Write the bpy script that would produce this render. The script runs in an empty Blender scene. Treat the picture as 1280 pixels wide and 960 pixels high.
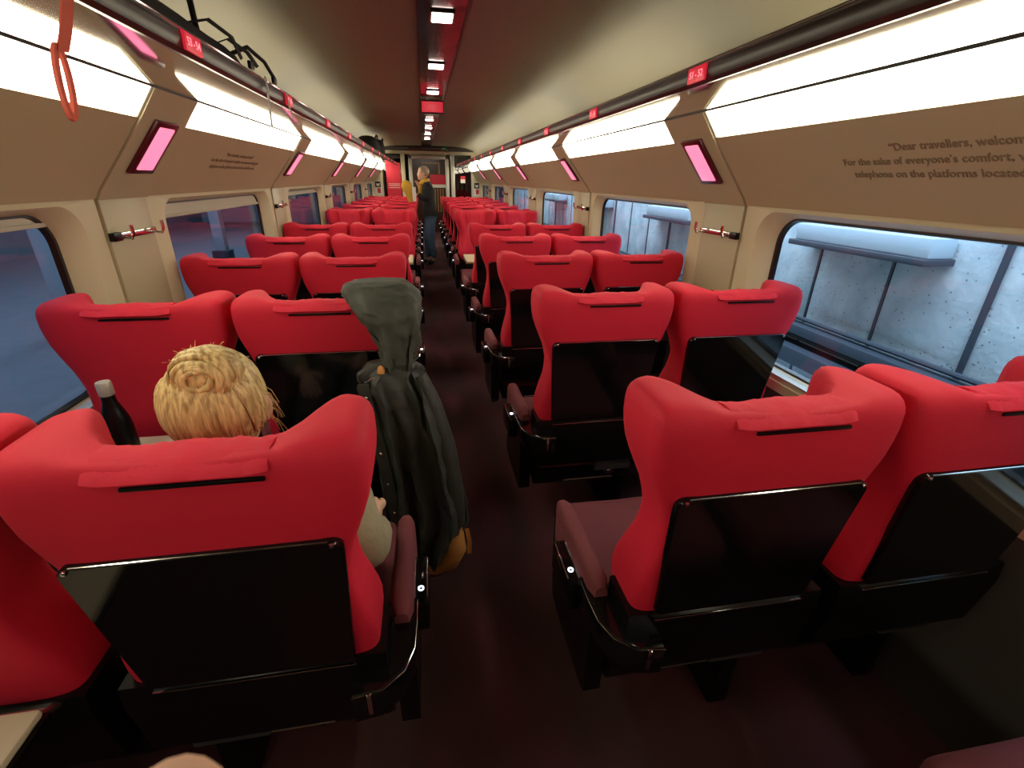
import bpy, bmesh, math, random
from mathutils import Vector, Matrix
random.seed(7)
SC = bpy.context.scene
COL = SC.collection
PI = math.pi

# ------------------------------------------------------------------ materials
def mat(name, col, rough=.5, metal=0, sheen=0, coat=0, emit=None, estr=0, bump=0, bscale=60, spec=None, var=0, vscale=3):
    m = bpy.data.materials.new(name); m.use_nodes = True
    nt = m.node_tree; b = nt.nodes['Principled BSDF']
    b.inputs['Base Color'].default_value = (*col, 1)
    b.inputs['Roughness'].default_value = rough
    b.inputs['Metallic'].default_value = metal
    if sheen:
        b.inputs['Sheen Weight'].default_value = sheen
        b.inputs['Sheen Roughness'].default_value = .4
        b.inputs['Sheen Tint'].default_value = (*[min(1, c*1.3+.04) for c in col], 1)
    if coat: b.inputs['Coat Weight'].default_value = coat; b.inputs['Coat Roughness'].default_value = .05
    if spec is not None: b.inputs['Specular IOR Level'].default_value = spec
    if emit: b.inputs['Emission Color'].default_value = (*emit, 1); b.inputs['Emission Strength'].default_value = estr
    tc = nt.nodes.new('ShaderNodeTexCoord')
    if bump:
        n = nt.nodes.new('ShaderNodeTexNoise'); n.inputs['Scale'].default_value = bscale; n.inputs['Detail'].default_value = 4
        bp = nt.nodes.new('ShaderNodeBump'); bp.inputs['Strength'].default_value = bump; bp.inputs['Distance'].default_value = .01
        nt.links.new(tc.outputs['Object'], n.inputs['Vector']); nt.links.new(n.outputs['Fac'], bp.inputs['Height'])
        nt.links.new(bp.outputs['Normal'], b.inputs['Normal'])
    if var:
        n = nt.nodes.new('ShaderNodeTexNoise'); n.inputs['Scale'].default_value = vscale; n.inputs['Detail'].default_value = 5
        r = nt.nodes.new('ShaderNodeMapRange'); r.inputs['To Min'].default_value = 1-var; r.inputs['To Max'].default_value = 1+var
        v = nt.nodes.new('ShaderNodeMix'); v.data_type = 'RGBA'; v.blend_type = 'MULTIPLY'; v.inputs[0].default_value = 1
        v.inputs[6].default_value = (*col, 1)
        nt.links.new(tc.outputs['Object'], n.inputs['Vector']); nt.links.new(n.outputs['Fac'], r.inputs['Value'])
        nt.links.new(r.outputs[0], v.inputs[7]); nt.links.new(v.outputs[2], b.inputs['Base Color'])
    return m

M = {}
M['red'] = mat('red_velvet', (.60, .005, .030), .75, sheen=.10, bump=.08, bscale=220, var=.10, vscale=7)
M['redcover'] = mat('red_cover_cloth', (.62, .010, .038), .8, sheen=.15, bump=.25, bscale=40, var=.12, vscale=9)
M['maroon'] = mat('maroon_velour', (.15, .030, .036), .85, sheen=.6, bump=.1, bscale=200, var=.12, vscale=8)
M['black'] = mat('black_gloss', (.004, .004, .004), .10, coat=0)
M['plastic'] = mat('black_plastic', (.0035, .0035, .0035), .3, spec=.3)
M['grey_box'] = mat('grey_metal_box', (.06, .06, .062), .45, metal=.3)
M['chrome'] = mat('chrome', (.75, .73, .7), .12, metal=1)
M['brushed'] = mat('brushed_bar', (.55, .48, .38), .35, metal=1)
M['cream'] = mat('cream_moulding', (.62, .55, .36), .45, bump=.02, bscale=90)
M['panel'] = mat('beige_panel', (.47, .40, .25), .42, bump=.02, bscale=90)
M['pillar'] = mat('pillar_panel', (.48, .42, .27), .40, bump=.02, bscale=90)
M['ceiling'] = mat('ceiling_panel', (.32, .275, .175), .5)
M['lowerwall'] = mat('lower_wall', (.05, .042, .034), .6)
M['channel'] = mat('ceiling_channel', (.035, .022, .02), .22, coat=.5)
M['mirror'] = mat('rack_glass_underside', (.86, .86, .82), .06, metal=1)
M['rail'] = mat('dark_rail', (.030, .023, .017), .32, metal=.15)
M['gasket'] = mat('black_gasket', (.008, .008, .008), .3)
M['band'] = mat('light_diffuser', (.9, .9, .85), .5, emit=(1, .925, .70), estr=14)
M['pink'] = mat('pink_lamp_glow', (.8, .3, .4), .3, emit=(1, .22, .40), estr=1.15)
M['pinkframe'] = mat('dark_red_frame', (.10, .006, .014), .3)
M['spot'] = mat('ceiling_spot_glow', (.9, .8, .8), .4, emit=(1, .74, .66), estr=16)
M['display'] = mat('display_face', (.3, .01, .02), .3, emit=(1, .03, .06), estr=.5)
M['digit'] = mat('display_digit', (.8, .1, .12), .3, emit=(1, .16, .2), estr=2.2)
M['inkbrown'] = mat('brown_lettering', (.265, .205, .125), .5)
M['led'] = mat('white_led', (.9, .9, 1), .3, emit=(.75, .85, 1), estr=2.5)
M['white'] = mat('off_white', (.75, .72, .62), .5)
M['table'] = mat('cream_table_top', (.66, .58, .40), .35)
M['teal'] = mat('teal_cloth', (.06, .22, .26), .8, bump=.2, bscale=30)
M['blackcloth'] = mat('black_bag_cloth', (.012, .012, .012), .75, bump=.3, bscale=60)
M['strapred'] = mat('red_orange_strap', (.62, .09, .05), .7)
M['strapwhite'] = mat('pale_strap', (.55, .52, .45), .7)
M['coat'] = mat('dark_olive_cloth', (.026, .027, .020), .62, sheen=.3, bump=.7, bscale=20, var=.15, vscale=12)
M['hood'] = mat('olive_hood_cloth', (.044, .047, .034), .7, sheen=.3, bump=.7, bscale=18, var=.15, vscale=12)
M['tan'] = mat('tan_leather', (.62, .27, .07), .5, bump=.2, bscale=50, var=.12, vscale=14)
M['skin'] = mat('skin', (.70, .42, .29), .5)
M['beigecoat'] = mat('beige_jacket_cloth', (.34, .30, .19), .8, bump=1, bscale=16)
M['trousers'] = mat('grey_trousers', (.06, .065, .07), .85)
M['jeans'] = mat('blue_denim', (.055, .11, .19), .85, bump=.2, bscale=50, var=.2, vscale=9)
M['mancoat'] = mat('black_wool', (.010, .011, .012), .9)
M['scarf'] = mat('mustard_knit', (.62, .38, .05), .9, bump=.4, bscale=60)
M['shoe'] = mat('black_shoe', (.01, .01, .01), .4)
M['notice_black'] = mat('notice_black', (.02, .02, .02), .5)
M['notice_red'] = mat('notice_red', (.55, .02, .04), .5)
M['red_panel'] = mat('flat_red', (.62, .012, .04), .4, emit=None)
M['doorbrown'] = mat('dark_brown_door', (.05, .022, .012), .3)
M['wood'] = mat('door_trim_tan', (.35, .2, .08), .4)
M['alu'] = mat('pale_aluminium', (.55, .53, .46), .4, metal=.3)
M['green'] = mat('exit_green', (.01, .16, .07), .4)
M['blind'] = mat('pale_blind', (.55, .52, .42), .7)
M['outmetal'] = mat('blue_grey_steel', (.045, .055, .075), .5)
M['outpale'] = mat('pale_painted_steel', (.46, .55, .62), .5)

def carpet_mat():
    m = mat('carpet_pile', (.055, .014, .014), .95, sheen=.15, bump=.4, bscale=400)
    nt = m.node_tree; b = nt.nodes['Principled BSDF']
    tc = nt.nodes.new('ShaderNodeTexCoord'); mp = nt.nodes.new('ShaderNodeMapping'); mp.inputs['Scale'].default_value = (2.2, .9, 1)
    n = nt.nodes.new('ShaderNodeTexNoise'); n.inputs['Scale'].default_value = 1.6; n.inputs['Detail'].default_value = 1
    r = nt.nodes.new('ShaderNodeValToRGB')
    r.color_ramp.elements[0].position = .38; r.color_ramp.elements[0].color = (.040, .012, .010, 1)
    r.color_ramp.elements[1].position = .62; r.color_ramp.elements[1].color = (.080, .016, .019, 1)
    nt.links.new(tc.outputs['Object'], mp.inputs['Vector']); nt.links.new(mp.outputs[0], n.inputs['Vector'])
    nt.links.new(n.outputs['Fac'], r.inputs['Fac']); nt.links.new(r.outputs['Color'], b.inputs['Base Color'])
    return m
M['carpet'] = carpet_mat()

def hair_mat(name, c1, c2, scale=(60, 60, 6)):
    m = mat(name, c1, .45)
    nt = m.node_tree; b = nt.nodes['Principled BSDF']
    tc = nt.nodes.new('ShaderNodeTexCoord'); mp = nt.nodes.new('ShaderNodeMapping'); mp.inputs['Scale'].default_value = scale
    n = nt.nodes.new('ShaderNodeTexNoise'); n.inputs['Scale'].default_value = 2; n.inputs['Detail'].default_value = 6
    r = nt.nodes.new('ShaderNodeValToRGB')
    r.color_ramp.elements[0].position = .35; r.color_ramp.elements[0].color = (*c2, 1)
    r.color_ramp.elements[1].position = .6; r.color_ramp.elements[1].color = (*c1, 1)
    nt.links.new(tc.outputs['Object'], mp.inputs['Vector']); nt.links.new(mp.outputs[0], n.inputs['Vector'])
    nt.links.new(n.outputs['Fac'], r.inputs['Fac']); nt.links.new(r.outputs['Color'], b.inputs['Base Color'])
    bp = nt.nodes.new('ShaderNodeBump'); bp.inputs['Strength'].default_value = .5; bp.inputs['Distance'].default_value = .006
    nt.links.new(n.outputs['Fac'], bp.inputs['Height']); nt.links.new(bp.outputs['Normal'], b.inputs['Normal'])
    return m
M['blonde'] = hair_mat('blonde_hair', (.80, .60, .27), (.36, .21, .07))
M['manhair'] = hair_mat('greying_hair', (.45, .36, .24), (.2, .14, .08))

def glass_mat(name, tint, refl=1.5):
    m = bpy.data.materials.new(name); m.use_nodes = True; nt = m.node_tree; nt.nodes.clear()
    o = nt.nodes.new('ShaderNodeOutputMaterial'); mx = nt.nodes.new('ShaderNodeMixShader')
    t = nt.nodes.new('ShaderNodeBsdfTransparent'); t.inputs[0].default_value = (*tint, 1)
    g = nt.nodes.new('ShaderNodeBsdfGlossy'); g.inputs['Roughness'].default_value = .02
    f = nt.nodes.new('ShaderNodeLayerWeight'); f.inputs['Blend'].default_value = .5
    p = nt.nodes.new('ShaderNodeMath'); p.operation = 'POWER'; p.inputs[1].default_value = 4.5
    q = nt.nodes.new('ShaderNodeMath'); q.operation = 'MULTIPLY_ADD'; q.inputs[1].default_value = .55; q.inputs[2].default_value = refl
    nt.links.new(f.outputs['Facing'], p.inputs[0]); nt.links.new(p.outputs[0], q.inputs[0])
    nt.links.new(q.outputs[0], mx.inputs[0]); nt.links.new(t.outputs[0], mx.inputs[1]); nt.links.new(g.outputs[0], mx.inputs[2])
    nt.links.new(mx.outputs[0], o.inputs['Surface']); return m
M['glass'] = glass_mat('window_glass', (.88, .94, .98), .035)
M['darkglass'] = glass_mat('partition_glass', (.45, .42, .40), .06)

def concrete_mat():
    m = mat('weathered_concrete', (.5, .56, .6), .8, bump=.5, bscale=25)
    nt = m.node_tree; b = nt.nodes['Principled BSDF']
    tc = nt.nodes.new('ShaderNodeTexCoord'); n = nt.nodes.new('ShaderNodeTexNoise'); n.inputs['Scale'].default_value = 4; n.inputs['Detail'].default_value = 9
    v = nt.nodes.new('ShaderNodeTexVoronoi'); v.inputs['Scale'].default_value = 24
    r = nt.nodes.new('ShaderNodeValToRGB')
    r.color_ramp.elements[0].position = .3; r.color_ramp.elements[0].color = (.34, .40, .45, 1)
    r.color_ramp.elements[1].position = .65; r.color_ramp.elements[1].color = (.56, .62, .66, 1)
    r2 = nt.nodes.new('ShaderNodeValToRGB'); r2.color_ramp.elements[0].position = .09; r2.color_ramp.elements[0].color = (.25, .28, .3, 1)
    r2.color_ramp.elements[1].position = .17; r2.color_ramp.elements[1].color = (1, 1, 1, 1)
    mx = nt.nodes.new('ShaderNodeMix'); mx.data_type = 'RGBA'; mx.blend_type = 'MULTIPLY'; mx.inputs[0].default_value = .8
    nt.links.new(tc.outputs['Object'], n.inputs['Vector']); nt.links.new(tc.outputs['Object'], v.inputs['Vector'])
    nt.links.new(n.outputs['Fac'], r.inputs['Fac']); nt.links.new(v.outputs['Distance'], r2.inputs['Fac'])
    nt.links.new(r.outputs['Color'], mx.inputs[6]); nt.links.new(r2.outputs['Color'], mx.inputs[7]); nt.links.new(mx.outputs[2], b.inputs['Base Color'])
    return m
M['concrete'] = concrete_mat()
M['platform'] = mat('platform_asphalt', (.22, .24, .27), .8, bump=.3, bscale=80, var=.15, vscale=5)

# ------------------------------------------------------------------ mesh helpers
class MB:
    def __init__(s): s.v = []; s.f = []
    def add(s, vs, fs):
        k = len(s.v); s.v += [tuple(v) for v in vs]; s.f += [tuple(i+k for i in f) for f in fs]; return s
    def box(s, x0, x1, y0, y1, z0, z1, bev=0, seg=2, mtx=None):
        bm = bmesh.new(); bmesh.ops.create_cube(bm, size=1)
        for v in bm.verts: v.co = Vector(((x0+x1)/2+v.co.x*(x1-x0), (y0+y1)/2+v.co.y*(y1-y0), (z0+z1)/2+v.co.z*(z1-z0)))
        if bev: bmesh.ops.bevel(bm, geom=bm.edges[:], offset=bev, segments=seg, affect='EDGES', profile=.5)
        if mtx is not None: bmesh.ops.transform(bm, matrix=mtx, verts=bm.verts)
        bm.verts.index_update(); s.add([v.co for v in bm.verts], [[v.index for v in f.verts] for f in bm.faces]); bm.free(); return s
    def loft(s, rings, closed=True, cap=True, loop=False):
        n = len(rings[0]); k = len(s.v)
        for r in rings: s.v += [tuple(p) for p in r]
        m = len(rings)
        for i in range(m if loop else m-1):
            for j in range(n if closed else n-1):
                a = k+i*n+j; b = k+i*n+(j+1) % n; i2 = (i+1) % m
                s.f.append((a, b, k+i2*n+(j+1) % n, k+i2*n+j))
        if cap and closed and not loop:
            s.f.append(tuple(k+j for j in range(n))[::-1]); s.f.append(tuple(k+(m-1)*n+j for j in range(n)))
        return s
    def tube(s, pts, r, n=8, cap=True):
        pts = [Vector(p) for p in pts]; rs = r if isinstance(r, (list, tuple)) else [r]*len(pts)
        rings = []; up = None
        for i, p in enumerate(pts):
            t = (pts[min(i+1, len(pts)-1)]-pts[max(i-1, 0)]).normalized()
            if up is None: up = Vector((0, 0, 1)) if abs(t.z) < .9 else Vector((1, 0, 0))
            a = (up-t*up.dot(t)).normalized(); up = a; b = t.cross(a)
            rings.append([p+(a*math.cos(q)+b*math.sin(q))*rs[i] for q in [2*PI*j/n for j in range(n)]])
        return s.loft(rings, True, cap)
    def strip(s, pts, wvec, th):           # ribbon: path, width vector, thickness
        pts = [Vector(p) for p in pts]; w = Vector(wvec)/2; rings = []
        for i, p in enumerate(pts):
            t = (pts[min(i+1, len(pts)-1)]-pts[max(i-1, 0)]).normalized(); nn = t.cross(w).normalized()*th/2
            rings.append([p-w-nn, p+w-nn, p+w+nn, p-w+nn])
        return s.loft(rings)
    def prism(s, poly, axis, a0, a1):      # poly of 2D, extruded along axis 'x','y','z'
        def P(u, v, w): return {'x': (w, u, v), 'y': (u, w, v), 'z': (u, v, w)}[axis]
        return s.loft([[P(u, v, a0) for u, v in poly], [P(u, v, a1) for u, v in poly]])
    def ball(s, c, r, n=16, m=10, f=None):
        c = Vector(c); r = Vector(r) if hasattr(r, '__len__') else Vector((r, r, r)); rings = []
        for i in range(m+1):
            ph = PI*(i+.02)/(m+.04)
            ring = []
            for j in range(n):
                th = 2*PI*j/n; d = Vector((math.sin(ph)*math.cos(th), math.sin(ph)*math.sin(th), -math.cos(ph)))
                k = f(d) if f else 1
                ring.append(c+Vector((d.x*r.x, d.y*r.y, d.z*r.z))*k)
            rings.append(ring)
        return s.loft(rings)

ORG = {}
def mesh_of(mb, name, smooth=35):
    me = bpy.data.meshes.new(name); me.from_pydata([tuple(v) for v in mb.v], [], mb.f); me.update()
    bm = bmesh.new(); bm.from_mesh(me); bmesh.ops.recalc_face_normals(bm, faces=bm.faces[:]); bm.to_mesh(me); bm.free()
    if smooth:
        me.shade_smooth(); me.set_sharp_from_angle(angle=math.radians(smooth))
    return me
def obj(name, mb, m, parent=None, smooth=35, local=False):
    if parent is not None and not local:
        o0 = ORG[parent.name]; mb.v = [(v[0]-o0[0], v[1]-o0[1], v[2]-o0[2]) for v in mb.v]
    me = mesh_of(mb, name, smooth); me.materials.append(M[m] if isinstance(m, str) else m)
    o = bpy.data.objects.new(name, me); COL.objects.link(o)
    if parent is not None: o.parent = parent; ORG[o.name] = ORG.get(parent.name, (0, 0, 0))
    return o
def tag(o, label, cat, group=None, kind=None):
    o['label'] = label; o['category'] = cat
    if group: o['group'] = group
    if kind: o['kind'] = kind
    return o
def thing(name, loc, label, cat, group=None):
    o = bpy.data.objects.new(name, None); COL.objects.link(o); o.location = loc; o.empty_display_size = .1
    ORG[o.name] = tuple(loc); return tag(o, label, cat, group)
def struct(name, mb, m, parent=None, smooth=35):
    o = obj(name, mb, m, parent, smooth)
    if parent is None: o['kind'] = 'structure'
    ORG[o.name] = (0, 0, 0); return o
def dup(root, loc, rz=0, label=None, group=None):
    def cp(o, par):
        c = o.copy(); COL.objects.link(c); c.parent = par
        for ch in o.children: cp(ch, c)
        return c
    r = cp(root, None); r.location = loc; r.rotation_euler = (0, 0, rz)
    if label: r['label'] = label
    if group: r['group'] = group
    return r
def text_mb(body, size, mtx, extrude=.0006, align='LEFT', bold=0):
    cu = bpy.data.curves.new('lettering', 'FONT'); cu.body = body; cu.size = size; cu.extrude = extrude; cu.align_x = align; cu.offset = bold
    cu.resolution_u = 3
    o = bpy.data.objects.new('lettering', cu); COL.objects.link(o)
    dg = bpy.context.evaluated_depsgraph_get(); me = bpy.data.meshes.new_from_object(o.evaluated_get(dg))
    mb = MB(); mb.add([mtx @ v.co for v in me.vertices], [tuple(p.vertices) for p in me.polygons])
    bpy.data.objects.remove(o); bpy.data.curves.remove(cu); bpy.data.meshes.remove(me)
    return mb
def frame_mtx(origin, xdir, ydir):
    x = Vector(xdir).normalized(); y = Vector(ydir).normalized(); z = x.cross(y)
    return Matrix(((x.x, y.x, z.x, origin[0]), (x.y, y.y, z.y, origin[1]), (x.z, y.z, z.z, origin[2]), (0, 0, 0, 1)))
def sstep(a, b, x):
    t = max(0, min(1, (x-a)/(b-a))); return t*t*(3-2*t)
def lerp_tab(tab, z):
    for a, b in zip(tab, tab[1:]):
        if z <= b[0]:
            t = (z-a[0])/(b[0]-a[0]); t = max(0, t); return [p+(q-p)*t for p, q in zip(a[1:], b[1:])]
    return list(tab[-1][1:])
def sgn(x): return -1 if x < 0 else 1
def skin(name, joints, edges, m, parent, sub=2, root=0):
    org = ORG[parent.name]
    me = bpy.data.meshes.new(name); me.from_pydata([(j[0]-org[0], j[1]-org[1], j[2]-org[2]) for j in joints], edges, []); me.update()
    me.materials.append(M[m]); o = bpy.data.objects.new(name, me); COL.objects.link(o); o.parent = parent; ORG[o.name] = org
    md = o.modifiers.new('skin', 'SKIN'); md.use_smooth_shade = True
    for i, j in enumerate(joints):
        r = j[3]; o.data.skin_vertices[0].data[i].radius = r if hasattr(r, '__len__') else (r, r)
    o.data.skin_vertices[0].data[root].use_root = True
    sb = o.modifiers.new('subdivision', 'SUBSURF'); sb.levels = sub; sb.render_levels = sub
    return o

# ------------------------------------------------------------------ car body
Y0, Y1 = -2.7, 13.5
BAY = 2.27
CEN = [1.18+BAY*k for k in range(-1, 6)]          # window centres
PIL = [CEN[0]-BAY/2+BAY*k for k in range(0, 8)]   # pillar centres
struct('floor', MB().box(-1.42, 1.42, Y0, 17.6, -.06, 0), 'carpet')

cpro = [(1.30, 1.86), (1.31, 2.0), (1.27, 2.13), (1.17, 2.225), (1.0, 2.285), (.75, 2.31), (.4, 2.32), (.125, 2.32)]
full = [(-x, z) for x, z in cpro]+[(-.125, 2.345), (.125, 2.345)]+cpro[::-1]
outer = [(x*1.03, z+.03) for x, z in full]
mb = MB()
mb.loft([[(x, Y0, z) for x, z in full]+[(x, Y0, z) for x, z in outer[::-1]], [(x, Y1, z) for x, z in full]+[(x, Y1, z) for x, z in outer[::-1]]])
struct('ceiling', mb, 'ceiling', smooth=30)

# glossy channel along the ceiling, with its lamps
t = thing('ceiling_channel', (0, Y0, 2.30), 'dark glossy channel running down the middle of the ceiling', 'ceiling channel')
obj('channel_panel', MB().box(-.118, .118, Y0, 13.45, 2.318, 2.343), 'channel', t)
mb = MB()
for s in (-1, 1): mb.box(s*.123-.005, s*.123+.005, Y0, 13.45, 2.305, 2.344)
obj('channel_edge', mb, 'rail', t)
place = ['nearest, in the upper edge of the photo', 'second from the camera', 'third from the camera, before the red screen', 'fourth from the camera, past the red screen',
         'fifth from the camera', 'sixth from the camera', 'seventh from the camera', 'eighth from the camera', 'ninth, closest to the end wall']
lamp0 = None
for k in range(8):
    y = 2.92+1.14*k
    if lamp0 is None:
        lamp0 = thing('ceiling_spotlight', (0, y, 2.30), 'x', 'ceiling light', 'spotlights in the ceiling channel')
        obj('lamp_frame', MB().box(-.062, .062, y-.085, y+.085, 2.308, 2.319, .003), 'rail', lamp0)
        obj('lamp_lens', MB().box(-.052, .052, y-.072, y+.072, 2.303, 2.311, .003), 'spot', lamp0); l = lamp0
    else: l = dup(lamp0, (0, y, 2.30))
    l['label'] = 'small white ceiling light, '+place[k]

t = thing('ceiling_screen', (0, 5.62, 2.2), 'red information screen hanging across the ceiling channel', 'screen')
obj('screen_body', MB().box(-.115, .115, 5.60, 5.66, 2.18, 2.30, .006), 'rail', t)
obj('screen_face', MB().box(-.108, .108, 5.592, 5.601, 2.19, 2.285), M['display'], t)
for x in (-.09, .09): obj('screen_bracket', MB().tube([(x, 5.63, 2.29), (x, 5.63, 2.32)], .006), 'chrome', t)

# ---- side walls
def side(s, nm):
    X = lambda x: s*x
    mb = MB()          # lower wall + heater skirting
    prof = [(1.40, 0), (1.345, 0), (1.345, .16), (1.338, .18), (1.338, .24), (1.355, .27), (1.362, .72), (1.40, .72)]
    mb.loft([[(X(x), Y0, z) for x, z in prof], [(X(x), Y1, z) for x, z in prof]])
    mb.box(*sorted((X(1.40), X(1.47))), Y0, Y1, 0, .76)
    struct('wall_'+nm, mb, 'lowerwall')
    # cream window surrounds: one moulding per window
    for k, c in enumerate(CEN):
        def ring(hy, z0, z1, r, x, n=8):
            pts = []
            for cy, cz, a0 in ((c+hy-r, z1-r, 0), (c-hy+r, z1-r, 90), (c-hy+r, z0+r, 180), (c+hy-r, z0+r, 270)):
                for i in range(n+1):
                    a = math.radians(a0+90*i/n); pts.append((X(x), cy+r*math.cos(a), cz+r*math.sin(a)))
            return pts
        def ringr(hy, z0, z1, r, x): return ring(hy, z0, z1, r, x)
        w = struct('trim_%d' % (k+1+(10 if s > 0 else 20)), MB().loft([ringr(.955, .72, 1.474, .004, 1.375), ringr(.955, .72, 1.474, .006, 1.36), ringr(.845, .765, 1.458, .11, 1.352),
                                                                 ringr(.79, .79, 1.442, .12, 1.39), ringr(.775, .797, 1.436, .11, 1.412)], cap=False), 'cream')
        g = struct('window_%d' % (k+1+(10 if s > 0 else 20)), MB().box(*sorted((X(1.43), X(1.436))), c-.79, c+.79, .76, 1.45), 'glass', smooth=0)
        obj('gasket', MB().loft([ringr(.776, .796, 1.437, .11, 1.411), ringr(.762, .806, 1.428, .10, 1.411), ringr(.755, .812, 1.424, .10, 1.428), ringr(.80, .75, 1.46, .05, 1.428)], cap=False), 'gasket', g)
        sl = MB().box(*sorted((X(1.352), X(1.40))), c-.77, c+.77, .786, .795, .002)
        obj('window_sill', sl, 'alu', g)
        if s < 0 and k in (1, 2, 3):
            bl = MB().box(*sorted((X(1.418), X(1.424))), c-.75, c+.75, 1.405-.03*(k == 2), 1.43); bl.box(*sorted((X(1.410), X(1.426))), c-.75, c+.75, 1.392-.03*(k == 2), 1.407-.03*(k == 2), .003)
            obj('blind', bl, 'blind', g)
    # pillars between the windows
    mb = MB()
    for p in PIL:
        mb.box(*sorted((X(1.366), X(1.40))), p-.18, p+.18, .72, 1.49)
        mb.box(*sorted((X(1.352), X(1.372))), p-.168, p+.168, .70, 1.50, .004)
    struct('wall_%s_pillars' % nm, mb, 'pillar')
    # upper slanting panel
    up = [(1.352, 1.474), (1.335, 1.505), (1.135, 1.75), (1.065, 1.848)]
    pu = [(1.352, 1.474), (1.335, 1.505), (1.135, 1.75)]
    mb = MB()
    for c in CEN:
        a, b = c-.955+.0, c+.955
        mb.loft([[(X(x), y, z) for x, z in pu]+[(X(x+.02), y, z+.012) for x, z in pu[::-1]] for y in (a, b)])
    struct('wall_%s_upper' % nm, mb, 'panel', smooth=20)
    mb = MB()
    for p in PIL:
        mb.loft([[(X(x-.006), y, z-.004) for x, z in up]+[(X(x+.03), y, z+.015) for x, z in up[::-1]] for y in (p-.176, p+.176)])
    struct('trim_%d' % (7 if s > 0 else 8), mb, 'pillar', smooth=20)
    # back-up skin behind everything
    mb = MB(); sk = [(1.395, 1.46), (1.18, 1.80), (1.12, 1.86), (1.34, 1.86), (1.46, 1.46)]
    mb.loft([[(X(x), y, z) for x, z in sk] for y in (Y0, Y1)])
    struct('wall_%s_backing' % nm, mb, 'plastic')
    # light band: one lamp per bay
    l0 = None
    ws = 'right' if s > 0 else 'left'
    nmz = ['behind the camera', 'nearest the camera', 'second from the camera', 'third from the camera', 'fourth from the camera', 'fifth from the camera', 'farthest from the camera']
    for k, c in enumerate(CEN):
        a, b = c-.955, c+.955
        if l0 is None:
            l0 = thing('wall_light_panel', (X(1.1), c, 1.75), 'x', 'light panel', 'long light panels under the racks')
            d = [(1.137, 1.752), (1.067, 1.846), (1.08, 1.856), (1.15, 1.762)]
            mb = MB().loft([[(X(x), y, z) for x, z in d] for y in (a+.012, b-.012)]); obj('diffuser', mb, 'band', l0)
            mb = MB()
            for y in (a+.006, b-.006):
                mb.loft([[(X(x-.004), yy, z) for x, z in d] for yy in (y-.006, y+.006)])
            obj('end_cap', mb, 'white', l0); l = l0
        else: l = dup(l0, (X(1.1), c, 1.75))
        l['label'] = 'long glowing white light panel high on the %s wall, %s' % (ws, nmz[k])
    # pink lamps on pillars
    l0 = None
    nmp = ['x', 'behind the camera', 'nearest and largest', 'second from the camera', 'third from the camera', 'fourth from the camera', 'fifth from the camera', 'farthest from the camera']
    sl = Vector((X(1.135-1.335), 0, 1.75-1.505)).normalized(); nn = Vector((-s*sl.z*s*s, 0, 0))
    nrm = Vector((-s*.775, 0, -.632))
    for k, p in enumerate(PIL[1:], 1):
        c = Vector((X(1.20), p, 1.665))+nrm*.008
        if l0 is None:
            l0 = thing('pillar_lamp', c, 'x', 'pink lamp', 'pink lamps on the wall pillars')
            Mx = frame_mtx(c, (0, -s, 0), sl)
            obj('lamp_frame', MB().box(-.088, .088, -.118, .118, -.012, .010, .004, mtx=Mx), 'pinkframe', l0)
            obj('lamp_lens', MB().box(-.060, .060, -.098, .098, .004, .015, .006, mtx=Mx) if True else None, 'pink', l0); l = l0
        else: l = dup(l0, c)
        l['label'] = 'slanted pink glowing lamp on a %s wall pillar, %s' % (ws, nmp[k])
    # coat hook bars
    l0 = None
    for k, p in enumerate(PIL[2:], 2):
        if l0 is None:
            l0 = thing('coat_hook_bar', (X(1.35), p, 1.33), 'x', 'coat hook', 'coat hook bars on the wall pillars')
            obj('hook_bar', MB().box(*sorted((X(1.335), X(1.352))), p-.165, p+.155, 1.322, 1.348, .004), 'chrome', l0)
            obj('bar_end', MB().box(*sorted((X(1.330), X(1.353))), p-.175, p-.12, 1.318, 1.350, .003), 'plastic', l0)
            for yy in (p-.095, p+.15):
                obj('hook', MB().tube([(X(1.335), yy, 1.325), (X(1.315), yy, 1.322), (X(1.305), yy, 1.34), (X(1.305), yy, 1.375)], [.006, .007, .007, .008]), 'chrome', l0)
            l = l0
        else: l = dup(l0, (X(1.35), p, 1.33))
        l['label'] = 'chrome coat hook bar below the pink lamp on the %s wall, %s' % (ws, nmp[k])
    # rack
    r = thing('luggage_rack', (X(.9), Y0, 1.85), 'long luggage rack with mirror underside and dark front rail, %s side' % ws, 'luggage rack')
    obj('rack_shelf', MB().box(*sorted((X(.738), X(1.068))), Y0, 13.0, 1.851, 1.862), 'mirror', r)
    rp = [(.742, 1.848), (.728, 1.846), (.716, 1.854), (.709, 1.872), (.710, 1.893), (.718, 1.906), (.730, 1.911), (.742, 1.908)]
    obj('front_rail', MB().loft([[(X(x), y, z) for x, z in rp] for y in (Y0, 13.0)]), 'rail', r)
    mb = MB()
    mb.tube([(X(.711), Y0, 1.897), (X(.711), 13.0, 1.897)], .0035, 6); obj('rail_bead', mb, 'chrome', r)
    mb = MB().box(*sorted((X(1.064), X(1.07))), Y0, 13.0, 1.846, 1.853); obj('rear_seal', mb, 'gasket', r)
    # seat number displays
    l0 = None
    for k in range(-1, 12):
        y = 1.58+.97*k; c = (X(.705), y, 1.875)
        n = 51+4*k+(0 if s > 0 else 2)
        l = thing('seat_number_display', c, 'x', 'seat number display', 'red seat number displays on the rack rail')
        d = frame_mtx((X(.7065), y, 1.872), (0, -s, 0), (-s*.0, 0, 1))
        obj('display_face', MB().box(-.05, .05, -.021, .021, -.004, .004, .002, mtx=d), 'display', l)
        tx = text_mb('%d - %d' % (n, n+1), .027, frame_mtx((X(.7065)-s*.0042, y, 1.8635), (0, -s, 0), (0, 0, 1)), .0006, 'CENTER')
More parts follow.
